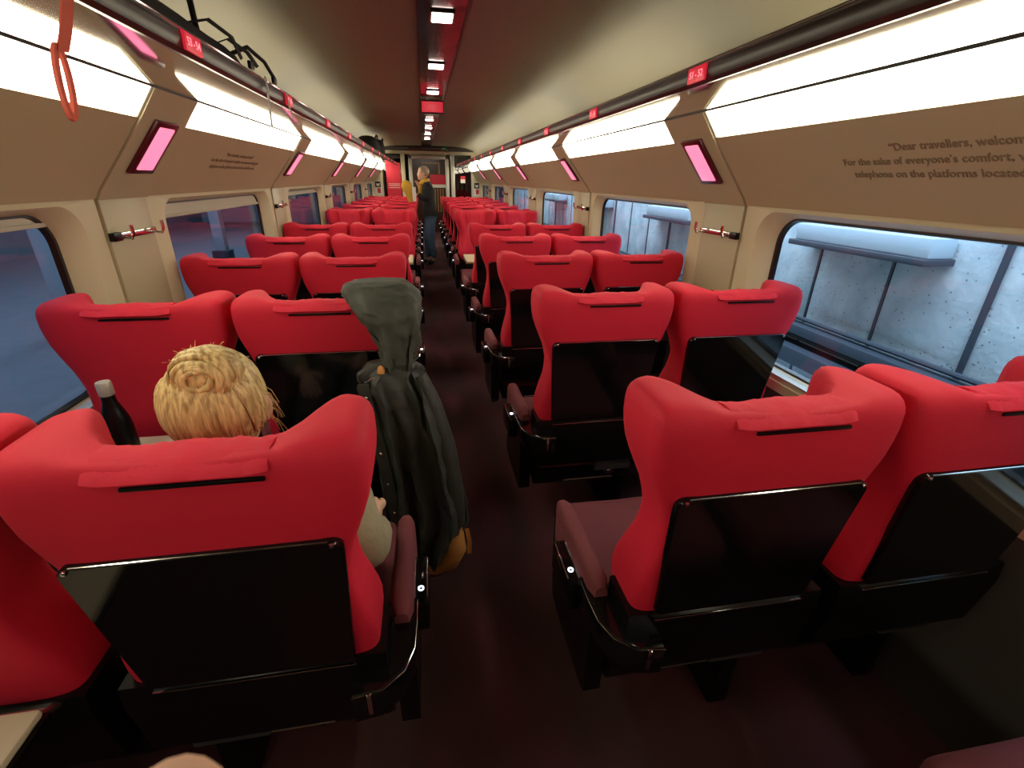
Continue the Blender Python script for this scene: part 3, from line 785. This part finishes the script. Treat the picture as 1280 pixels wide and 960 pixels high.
def hand_skin(name, wrist, d, n, m, parent, curl=.5, mirror=1, sc=1.0):
    """palm along d, palm normal n; thumb to side mirror"""
    d = Vector(d).normalized(); n = Vector(n).normalized(); sdv = d.cross(n)*mirror; w = Vector(wrist)
    J = []; E = []
    def a(p, r): J.append((p.x, p.y, p.z, r*sc)); return len(J)-1
    i0 = a(w, .022); i1 = a(w+d*.035*sc, .026); i2 = a(w+d*.065*sc, .027)
    E += [(i0, i1), (i1, i2)]
    for k, (off, L) in enumerate(((.030, .072), (.010, .080), (-.010, .075), (-.030, .058))):
        b = w+d*.080*sc+sdv*off*sc; q = a(b, .010); E.append((i2, q)); p = b; dr = d.copy()
        for sgm, (fr, rr) in enumerate(((.42, .0095), (.33, .0085), (.25, .0075))):
            dr = (dr+n*curl*.55).normalized(); p = p+dr*L*fr*sc; q2 = a(p, rr); E.append((q, q2)); q = q2
    b = w+d*.025*sc+sdv*.032*sc; q = a(b, .012); E.append((i1, q))
    p = b+(d*.7+sdv*.6).normalized()*.035*sc; q2 = a(p, .011); E.append((q, q2))
    p = p+(d*.9+sdv*.2+n*.3).normalized()*.028*sc; q3 = a(p, .009); E.append((q2, q3))
    return skin(name, J, E, m, parent, 2)

t = thing('person', (-.56, 1.02, .47), 'seated person with blonde hair in a bun and beige jacket, seen from behind', 'person', None)
HC = Vector((-.595, 1.005, 1.115))
J = [(-.56, .98, .60, (.15, .11)), (-.565, .985, .72, (.14, .10)), (-.57, .985, .84, (.15, .10)), (-.58, .985, .93, (.13, .075)), (-.59, .99, 1.00, (.05, .05)), (-.593, 1.0, 1.06, (.048, .05)),
     (-.42, .985, .92, (.058, .058)), (-.355, .955, .82, (.056, .056)), (-.335, .955, .70, (.052, .052)), (-.325, 1.12, .675, (.034, .034)),
     (-.73, 1.0, .92, (.055, .055)), (-.80, 1.0, .79, (.050, .05)), (-.78, 1.12, .69, (.040, .04)), (-.70, 1.25, .665, (.030, .03)),
     (-.48, 1.06, .565, (.088, .088)), (-.465, 1.42, .56, (.066, .066)), (-.46, 1.47, .30, (.052, .052)), (-.46, 1.45, .10, (.038, .038)),
     (-.65, 1.06, .565, (.088, .088)), (-.665, 1.42, .56, (.066, .066)), (-.66, 1.47, .30, (.052, .052)), (-.66, 1.45, .10, (.038, .038)),
     (-.46, 1.50, .05, (.04, .035)), (-.455, 1.56, .04, (.035, .03)), (-.66, 1.50, .05, (.04, .035)), (-.665, 1.56, .04, (.035, .03))]
E_ = [(0, 1), (1, 2), (2, 3), (3, 4), (4, 5), (3, 6), (6, 7), (7, 8), (8, 9), (3, 10), (10, 11), (11, 12), (12, 13), (0, 14), (14, 15), (15, 16), (16, 17), (0, 18), (18, 19), (19, 20), (20, 21), (17, 22), (22, 23), (21, 24), (24, 25)]
skin('body', [(x, y, z, (r[0], r[1])) for x, y, z, r in J], E_, 'skin', t, 2)
mb, f, r = head_mb(HC, (0, 1, 0), 1.0); join_heads(mb, f, r, HC); obj('head', mb, 'skin', t, smooth=70)
# jacket (slightly larger, torso and arms) and trousers
JK = [(x, y, z, (rr[0]*1.12+.012, rr[1]*1.12+.012)) for x, y, z, rr in J[:4]+[(-.588, .99, .975, (.06, .055))]+J[6:9]+[(-.325, 1.10, .676, (.040, .040))]+J[10:13]+[(-.715, 1.22, .667, (.034, .034))]]
skin('jacket', JK, [(0, 1), (1, 2), (2, 3), (3, 4), (3, 5), (5, 6), (6, 7), (7, 8), (3, 9), (9, 10), (10, 11), (11, 12)], 'beigecoat', t, 2)
TR = [(-.56, .99, .585, (.15, .10))]+[(x, y, z, (rr[0]+.010, rr[1]+.010)) for x, y, z, rr in J[14:22]]
skin('trousers', TR, [(0, 1), (1, 2), (2, 3), (3, 4), (0, 5), (5, 6), (6, 7), (7, 8)], 'trousers', t, 2)
skin('shoes', [(-.46, 1.43, .05, .045), (-.457, 1.50, .045, .045), (-.452, 1.58, .04, .038)], [(0, 1), (1, 2)], 'shoe', t, 2)
skin('shoes', [(-.66, 1.43, .05, .045), (-.663, 1.50, .045, .045), (-.668, 1.58, .04, .038)], [(0, 1), (1, 2)], 'shoe', t, 2)
hand_skin('hand', (-.325, 1.115, .675), (-.15, 1, -.0), (-.3, 0, -1), 'skin', t, .5, 1)
hand_skin('hand', (-.70, 1.235, .668), (.35, 1, -.05), (.3, 0, -1), 'skin', t, .5, -1)
# hair: cap of strands + bun
hb = MB()
def hairf(d):
    a = math.atan2(d.y, d.x); return 1+.018*math.sin(a*23+d.z*3)+.012*math.sin(a*41)
hb.ball(HC+Vector((0, -.010, .012)), (.093, .104, .116), 60, 22, hairf)
hb.v = [((x, y, z) if not (y > HC.y+.055 and z < HC.z+.06) else (x, HC.y+.055, z)) for x, y, z in hb.v]
hair = obj('hair', hb, 'blonde', t, smooth=80)
BC = HC+Vector((.014, -.050, .092))
bb = MB()
bb.ball(BC, (.066, .055, .052), 30, 14, lambda d: 1+.03*math.sin(math.atan2(d.z, d.x)*9+d.y*4))
bun = obj('bun', bb, 'blonde', hair, smooth=80)
# coiled locks round the bun and loose strands
lk = MB(); rr = random.Random(11)
for k in range(26):
    a0 = rr.uniform(0, 2*PI); R1 = rr.uniform(.020, .060); pts = []
    for i in range(9):
        a = a0+i*.28; pts.append(BC+Vector((R1*1.05*math.cos(a), -.050*math.sqrt(max(0, 1-(R1/.068)**2))-.004, R1*.85*math.sin(a))))
    lk.tube(pts, [.002, .005, .006, .007, .007, .007, .006, .005, .002], 6)
obj('lock', lk, 'blonde', hair, smooth=80)
st = MB()
for k in range(64):   # combed strands from nape and temples up to the bun
    th = -PI*(.02+.96*k/63); x0 = .101*math.cos(th); z0 = rr.uniform(-.075, -.02); y0 = .10*math.sin(th)
    pts = []
    for i in range(7):
        u = i/6; p = Vector((x0*(1-u)+.05*math.cos(th)*u, y0*(1-u)-.06*u, z0*(1-u)+.085*u))
        q = Vector((p.x/.100, p.y/.106, (p.z-.0)/.118)); L = q.length; p = p/L*1.015 if L > 0 else p
        pts.append(HC+Vector((0, -.010, .012))+p)
    st.tube(pts, [.003, .0045, .005, .005, .0045, .004, .002], 5)
for k in range(26):   # flyaway hair
    a = rr.uniform(0, PI); R0 = .048; p0 = BC+Vector((R0*1.15*math.cos(a), rr.uniform(-.02, .02), R0*math.sin(a)))
    d = Vector((math.cos(a)*rr.uniform(.3, 1.4)+rr.uniform(-.5, .5), rr.uniform(-.4, .4), math.sin(a)*.8))
    L = rr.uniform(.008, .022); st.tube([p0, p0+d*L*.5+Vector((0, 0, .002)), p0+d*L], [.0009, .0007, .0004], 3)
for k in range(18):
    p0 = HC+Vector((.088, rr.uniform(-.03, .03), rr.uniform(-.06, .05))); st.tube([p0, p0+Vector((.014, .0, -.012)), p0+Vector((rr.uniform(.012, .03), rr.uniform(-.01, .01), -.045))], [.0010, .0008, .0004], 3)
obj('strands', st, 'blonde', hair, smooth=80)

# ------------------------------------------------------------------ standing man
MX, MY = -.06, 9.7
t = thing('person', (MX, MY, 0), 'person standing in the aisle in black coat and jeans, holding a mustard cloth', 'person')
J = [(-.04, 9.7, .93, (.12, .15)), (-.03, 9.7, 1.10, (.11, .14)), (-.04, 9.7, 1.30, (.12, .17)), (-.05, 9.7, 1.45, (.085, .15)), (-.09, 9.7, 1.54, (.055, .055)),
     (-.03, 9.62, .82, (.09, .09)), (-.03, 9.61, .48, (.062, .062)), (.01, 9.61, .12, (.042, .042)), (-.06, 9.60, .04, (.04, .04)), (-.14, 9.60, .035, (.035, .035)),
     (-.05, 9.78, .82, (.09, .09)), (-.10, 9.79, .48, (.062, .062)), (-.10, 9.79, .12, (.042, .042)), (-.16, 9.80, .04, (.04, .04)), (-.24, 9.80, .035, (.035, .035)),
     (-.05, 9.50, 1.42, (.055, .055)), (-.10, 9.47, 1.20, (.047, .047)), (-.27, 9.50, 1.30, (.035, .035)),
     (-.05, 9.90, 1.42, (.055, .055)), (-.12, 9.92, 1.20, (.047, .047)), (-.22, 9.85, 1.42, (.035, .035))]
E_ = [(0, 1), (1, 2), (2, 3), (3, 4), (0, 5), (5, 6), (6, 7), (7, 8), (8, 9), (0, 10), (10, 11), (11, 12), (12, 13), (13, 14), (3, 15), (15, 16), (16, 17), (3, 18), (18, 19), (19, 20)]
skin('body', [(x, y, z, (q[0]*(.66 if z < 1.5 else 1), q[1]*(.66 if z < 1.5 else 1))) for x, y, z, q in J], E_, 'skin', t, 2)
HM = Vector((-.125, 9.7, 1.655)); mb, f, r = head_mb(HM, (-1, -.05, 0)); join_heads(mb, f, r, HM); obj('head', mb, 'skin', t, smooth=70)
hb = MB().ball(HM+Vector((.018, 0, .028)), (.098, .088, .104), 40, 16, lambda d: 1+.015*math.sin(math.atan2(d.y, d.x)*19))
hb.v = [((x, y, z) if not (x < HM.x-.03 and z < HM.z+.05) else (HM.x-.03, y, z)) for x, y, z in hb.v]
obj('hair', hb, 'manhair', t, smooth=80)
CT = [(-.035, 9.7, .80, (.13, .165)), (-.035, 9.7, .90, (.15, .19)), (-.03, 9.7, 1.08, (.135, .175)), (-.04, 9.7, 1.30, (.14, .19)), (-.045, 9.7, 1.44, (.10, .17)), (-.07, 9.7, 1.50, (.075, .075)),
      (-.05, 9.515, 1.42, (.095, .095)), (-.10, 9.47, 1.20, (.068, .068)), (-.25, 9.495, 1.29, (.05, .05)), (-.05, 9.885, 1.42, (.095, .095)), (-.12, 9.92, 1.20, (.068, .068)), (-.21, 9.86, 1.40, (.05, .05))]
skin('coat', CT, [(0, 1), (1, 2), (2, 3), (3, 4), (4, 5), (4, 6), (6, 7), (7, 8), (4, 9), (9, 10), (10, 11)], 'mancoat', t, 2)
skin('jeans', [(-.04, 9.7, .97, (.115, .145))]+[(x, y, z, (rr[0]+.014, rr[1]+.014)) for x, y, z, rr in (J[5], J[6], J[7], J[10], J[11], J[12])], [(0, 1), (1, 2), (2, 3), (0, 4), (4, 5), (5, 6)], 'jeans', t, 2)
for a in ((7, 8, 9), (12, 13, 14)):
    skin('shoe', [(J[i][0], J[i][1], max(.05, J[i][2]*.55) if i in (7, 12) else .048, .047) for i in a], [(0, 1), (1, 2)], 'shoe', t, 2)
skin('scarf', [(-.10, 9.78, 1.51, .045), (-.17, 9.72, 1.49, .05), (-.16, 9.63, 1.50, .05), (-.08, 9.62, 1.52, .045), (-.03, 9.70, 1.535, .045), (-.185, 9.68, 1.40, .04), (-.19, 9.68, 1.25, .04)], [(0, 1), (1, 2), (2, 3), (3, 4), (4, 0), (1, 5), (5, 6)], 'scarf', t, 2)
hand_skin('hand', (-.26, 9.50, 1.30), (-1, .1, .35), (.1, .4, .9), 'skin', t, .9, 1)
hand_skin('hand', (-.215, 9.85, 1.42), (-.3, -.5, 1), (-.5, -.7, -.2), 'skin', t, .9, 1)
t = thing('folded_garment', (-.42, 9.5, 1.12), 'mustard cloth bundle held up by the standing person', 'garment')
mb = MB()
mb.loft([[(-.40+w*math.cos(a)+o, 9.52+d*math.sin(a), z) for a in [2*PI*j/20 for j in range(20)]] for z, w, d, o in ((1.10, .03, .02, .06), (1.14, .055, .035, .05), (1.22, .06, .04, .03), (1.30, .065, .05, .0), (1.36, .085, .06, -.02), (1.42, .10, .065, -.03), (1.48, .09, .06, -.03), (1.52, .05, .04, -.04), (1.53, .02, .02, -.04))])
obj('cloth_bundle', mb, 'scarf', t, smooth=80)
obj('white_paper', MB().box(-.335, -.27, 9.455, 9.462, 1.17, 1.42), 'white', t)

# ------------------------------------------------------------------ photographer's hand at the bottom edge
t = thing('hand', (-.2, -.04, 1.33), 'blurred fingertip of the photographer poking up from the bottom edge', 'hand')
J = [(-.205, -.12, 1.28, .026), (-.203, -.075, 1.31, .030), (-.201, -.03, 1.335, .032),
     (-.200, .012, 1.375, .012), (-.199, .042, 1.416, .0122), (-.197, .058, 1.440, .0120), (-.1955, .0625, 1.4625, .0115),
     (-.222, .010, 1.365, .012), (-.226, .040, 1.375, .0105), (-.224, .045, 1.355, .0098), (-.220, .030, 1.34, .009),
     (-.180, .010, 1.362, .012), (-.176, .040, 1.372, .0105), (-.176, .045, 1.352, .0098), (-.180, .030, 1.338, .009),
     (-.164, .002, 1.345, .011), (-.158, .028, 1.350, .0095), (-.158, .032, 1.332, .009), (-.163, .018, 1.322, .008),
     (-.235, -.07, 1.325, .014), (-.248, -.035, 1.35, .0125), (-.245, -.005, 1.368, .011)]
Eh = [(0, 1), (1, 2), (2, 3), (3, 4), (4, 5), (5, 6), (2, 7), (7, 8), (8, 9), (9, 10), (2, 11), (11, 12), (12, 13), (13, 14), (2, 15), (15, 16), (16, 17), (17, 18), (1, 19), (19, 20), (20, 21)]
skin('palm_and_fingers', J, Eh, 'skin', t, 2)
skin('sleeve', [(-.205, -.11, 1.285, .036), (-.21, -.20, 1.23, .042), (-.22, -.32, 1.16, .048)], [(0, 1), (1, 2)], 'blackcloth', t, 2)

# ------------------------------------------------------------------ luggage on the left rack
def bag_mb(x0, x1, y0, y1, z0, z1, seed=0, bul=.12):
    rr = random.Random(seed); rings = []; n = 28; N = 12
    for i in range(N+1):
        u = -1+2*i/N; k = (1-abs(u)**4)**.35 if abs(u) < 1 else .15; r = []
        for j in range(n):
            a = 2*PI*j/n; cs, sn = math.cos(a), math.sin(a); e = .55
            w = 1+.05*math.sin(3*a+seed)+.03*math.sin(7*a+u*5)
            z = (z0+z1)/2+(z1-z0)/2*sgn(sn)*abs(sn)**e*k*(w if sn > 0 else 1)
            r.append(((x0+x1)/2+(x1-x0)/2*sgn(cs)*abs(cs)**e*k*w*.98, (y0+y1)/2+u*(y1-y0)/2, max(z, z0)))
        rings.append(r)
    return MB().loft(rings)
t = thing('backpack', (-.90, 1.75, 1.865), 'black backpack lying on the left rack under a teal bag', 'bag')
obj('pack_body', bag_mb(-1.04, -.760, 1.24, 2.35, 1.864, 1.985, 2), 'blackcloth', t, smooth=70)
mb = MB()
mb.strip([(-.80, 1.95, 1.94), (-.745, 2.0, 1.975), (-.715, 2.08, 1.955), (-.70, 2.12, 1.92)], (0, .03, .01), .004)
mb.strip([(-.80, 1.75, 1.95), (-.74, 1.83, 1.985), (-.712, 1.93, 1.965), (-.72, 2.02, 1.925)], (0, .022, .01), .004)
mb.tube([(-.78, 2.1, 1.95), (-.74, 2.18, 1.99), (-.715, 2.28, 1.965), (-.70, 2.33, 1.92)], .007, 8)
obj('pack_strap', mb, 'blackcloth', t)
for yy in (2.05, 2.33):
    obj('buckle', MB().box(-.708, -.696, yy-.02, yy+.02, 1.90, 1.925, .004), 'plastic', t)
mb = MB().strip([(-.700, 2.20, 1.905), (-.698, 2.20, 1.86), (-.70, 2.19, 1.80), (-.70, 2.185, 1.735)], (0, .022, 0), .002); mb.strip([(-.70, 2.50, 1.90), (-.70, 2.51, 1.85), (-.70, 2.56, 1.80)], (0, .022, 0), .002)
obj('webbing', mb, 'strapwhite', t)
t = thing('shoulder_bag', (-.92, 1.6, 1.957), 'teal cloth bag on top of the black backpack, upper left', 'bag')
obj('bag_body', bag_mb(-1.00, -.775, 1.38, 1.76, 1.990, 2.14, 5), 'teal', t, smooth=70)
obj('bag_handle', MB().tube([(-.83, 1.72, 2.08), (-.79, 1.78, 2.08), (-.785, 1.85, 2.05), (-.80, 1.90, 1.975)], .009, 8), 'blackcloth', t)
t = thing('hanging_strap', (-.745, 1.03, 1.65), 'red orange strap with a loop hanging from the left rack', 'strap')
mb = MB().strip([(-.78, 1.16, 1.918), (-.725, 1.125, 1.922), (-.700, 1.095, 1.89), (-.70, 1.075, 1.83), (-.705, 1.05, 1.775), (-.71, 1.035, 1.745)], (0, .030, .004), .003)
obj('webbing', mb, 'strapred', t)
mb = MB(); pts = []
for i in range(25):
    a = 2*PI*i/24; pts.append((-.712, 1.028+.014*math.sin(a)-.012*math.cos(a)*0-.02*(1-math.cos(a))*.4, 1.70+.052*math.cos(a)))
mb.strip(pts, (.006, 0, 0), .010); obj('loop', mb, 'strapred', t)
t = thing('duffel_bag', (-.92, 8.2, 1.865), 'bulky black bag far down the left rack near the end wall', 'bag')
obj('bag_body', bag_mb(-1.05, -.755, 7.7, 8.7, 1.864, 2.12, 9), 'blackcloth', t, smooth=70)
obj('bag_handle', MB().tube([(-.80, 8.0, 2.08), (-.78, 8.1, 2.14), (-.78, 8.3, 2.14), (-.80, 8.4, 2.08)], .012, 8), 'blackcloth', t)
t = thing('duffel_bag', (-.92, 9.5, 1.865), 'black holdall beyond the bulky bag at the end of the left rack', 'bag')
obj('bag_body', bag_mb(-1.05, -.765, 9.0, 9.9, 1.864, 2.16, 4), 'blackcloth', t, smooth=70)
obj('bag_handle', MB().tube([(-.80, 9.3, 2.12), (-.785, 9.4, 2.18), (-.785, 9.5, 2.18), (-.80, 9.6, 2.12)], .012, 8), 'blackcloth', t)

# ------------------------------------------------------------------ outside, right: concrete wall
def o_struct(name, mb, m): return struct(name, mb, m)
mb = MB()
for k in range(-4, 26):
    y = 2.13+.64*k; mb.box(3.0, 3.12, y+.012, y+.628, -1.2, 3.2, .006)
o_struct('wall_outside', mb, 'concrete')
mb = MB()
for k in range(-4, 27):
    y = 2.13+.64*k; mb.box(2.985 if k % 3 == 0 else 2.995, 3.03, y-(.016 if k % 3 == 0 else .010), y+(.016 if k % 3 == 0 else .010), -1.2, 3.2)
struct('trim_9', mb, 'outmetal')
t = thing('cable_trunking', (2.9, 5, .2), 'dark cable trunking running low along the outside concrete wall', 'trunking')
obj('trunk', MB().box(2.85, 2.99, -2, 18, .42, .50, .01), 'outmetal', t)
obj('lower_trunk', MB().box(2.78, 2.99, -2, 18, .20, .33, .01), 'outmetal', t)
mb = MB()
for z in (.38, .54): mb.tube([(2.93, -2, z), (2.93, 18, z)], .018, 8)
obj('pipe', mb, 'outmetal', t)
box0 = None
for k, y in enumerate((2.95, 5.75, 8.55, 11.35)):
    if box0 is None:
        box0 = thing('wall_box', (2.9, y, 1.15), 'x', 'wall box', 'pale boxes on the outside wall')
        obj('box_body', MB().box(2.80, 2.99, y-.55, y+.55, 1.17, 1.29, .01), 'outpale', box0); obj('box_shelf', MB().box(2.76, 2.99, y-.57, y+.57, 1.13, 1.17, .006), 'outmetal', box0); b = box0
    else: b = dup(box0, (2.9, y, 1.15))
    b['label'] = 'pale box on the concrete wall outside the right windows, %s' % ['in the nearest window', 'in the second window', 'in the third window', 'in the fourth window'][k]
o_struct('ground_right', MB().box(1.62, 3.0, -3, 18, -.22, -.12), 'outpale')
mb = MB()
for x in (1.9, 2.15, 2.45): mb.box(x, x+.02, -3, 18, -.12, -.112)
t = obj('platform_lines', mb, 'outmetal'); tag(t, 'dark lines along the pale ledge outside the right windows', 'platform lines')
# outside, left: platform
o_struct('ground_left', MB().box(-9, -1.62, -4, 22, -.30, -.20), 'platform')
o_struct('wall_outside_left', MB().box(-9.1, -9, -4, 22, -.3, 4), 'platform')
col0 = None
for k, y in enumerate((1.6, 6.4, 11.2)):
    if col0 is None:
        col0 = thing('platform_column', (-4.4, y, -.2), 'x', 'column', 'columns on the left platform')
        obj('column_shaft', MB().box(-4.5, -4.3, y-.1, y+.1, -.2, 3.4, .01), 'outpale', col0); obj('column_foot', MB().box(-4.56, -4.24, y-.16, y+.16, -.2, .1, .01), 'outmetal', col0); b = col0
    else: b = dup(col0, (-4.4, y, -.2))
    b['label'] = 'pale square column on the platform outside the left windows, %s' % ['nearest', 'middle', 'farthest'][k]
t = thing('platform_bench', (-5.2, 9, -.2), 'long pale bench on the platform outside the left windows', 'bench')
obj('bench_seat', MB().box(-5.4, -5.0, 8, 10, .22, .28, .01), 'outpale', t)
for y in (8.2, 9.8): obj('bench_leg', MB().box(-5.35, -5.05, y-.04, y+.04, -.2, .22, .01), 'outmetal', t)

# ------------------------------------------------------------------ light
def area(name, loc, rot, sx, sy, power, col):
    L = bpy.data.lights.new(name, 'AREA'); L.shape = 'RECTANGLE'; L.size = sx; L.size_y = sy; L.energy = power; L.color = col
    o = bpy.data.objects.new(name, L); COL.objects.link(o); o.location = loc; o.rotation_euler = rot; return o
area('tunnel_lights', (2.15, 7, 2.9), (0, math.radians(-35), 0), .3, 20, 720, (.66, .84, 1))
area('station_lights', (-4.6, 8, 3.6), (0, math.radians(0), 0), 1.0, 20, 330, (.58, .74, 1))
area('vestibule_lamp', (0, 14.6, 2.22), (0, 0, 0), .8, .5, 22, (1, .9, .72))
W = bpy.data.worlds.new('world'); SC.world = W; W.use_nodes = True
W.node_tree.nodes['Background'].inputs[0].default_value = (.35, .5, .8, 1); W.node_tree.nodes['Background'].inputs[1].default_value = .10

# ------------------------------------------------------------------ camera
cam = bpy.data.cameras.new('camera'); co = bpy.data.objects.new('camera', cam); COL.objects.link(co); SC.camera = co
cam.sensor_width = 36; cam.lens = 587.67/1280*36; cam.clip_start = .01
p, yw, rl = .4092, .1804, .018
F = Vector((math.sin(yw)*math.cos(p), math.cos(yw)*math.cos(p), -math.sin(p)))
r0 = Vector((math.cos(yw), -math.sin(yw), 0)); u0 = r0.cross(F)
RT = r0*math.cos(rl)+u0*math.sin(rl); UP = -r0*math.sin(rl)+u0*math.cos(rl)
co.matrix_world = Matrix(((RT.x, UP.x, -F.x, -.1417), (RT.y, UP.y, -F.y, 0), (RT.z, UP.z, -F.z, 1.565), (0, 0, 0, 1)))
cam.dof.use_dof = True; cam.dof.focus_distance = 2.2; cam.dof.aperture_fstop = 16

SC.view_settings.view_transform = 'Standard'; SC.view_settings.look = 'None'; SC.view_settings.gamma = 1
SC.view_settings.use_curve_mapping = False; SC.view_settings.exposure = 0
try:
    SC.cycles.use_denoising = True; SC.cycles.sample_clamp_indirect = 8
except Exception: pass
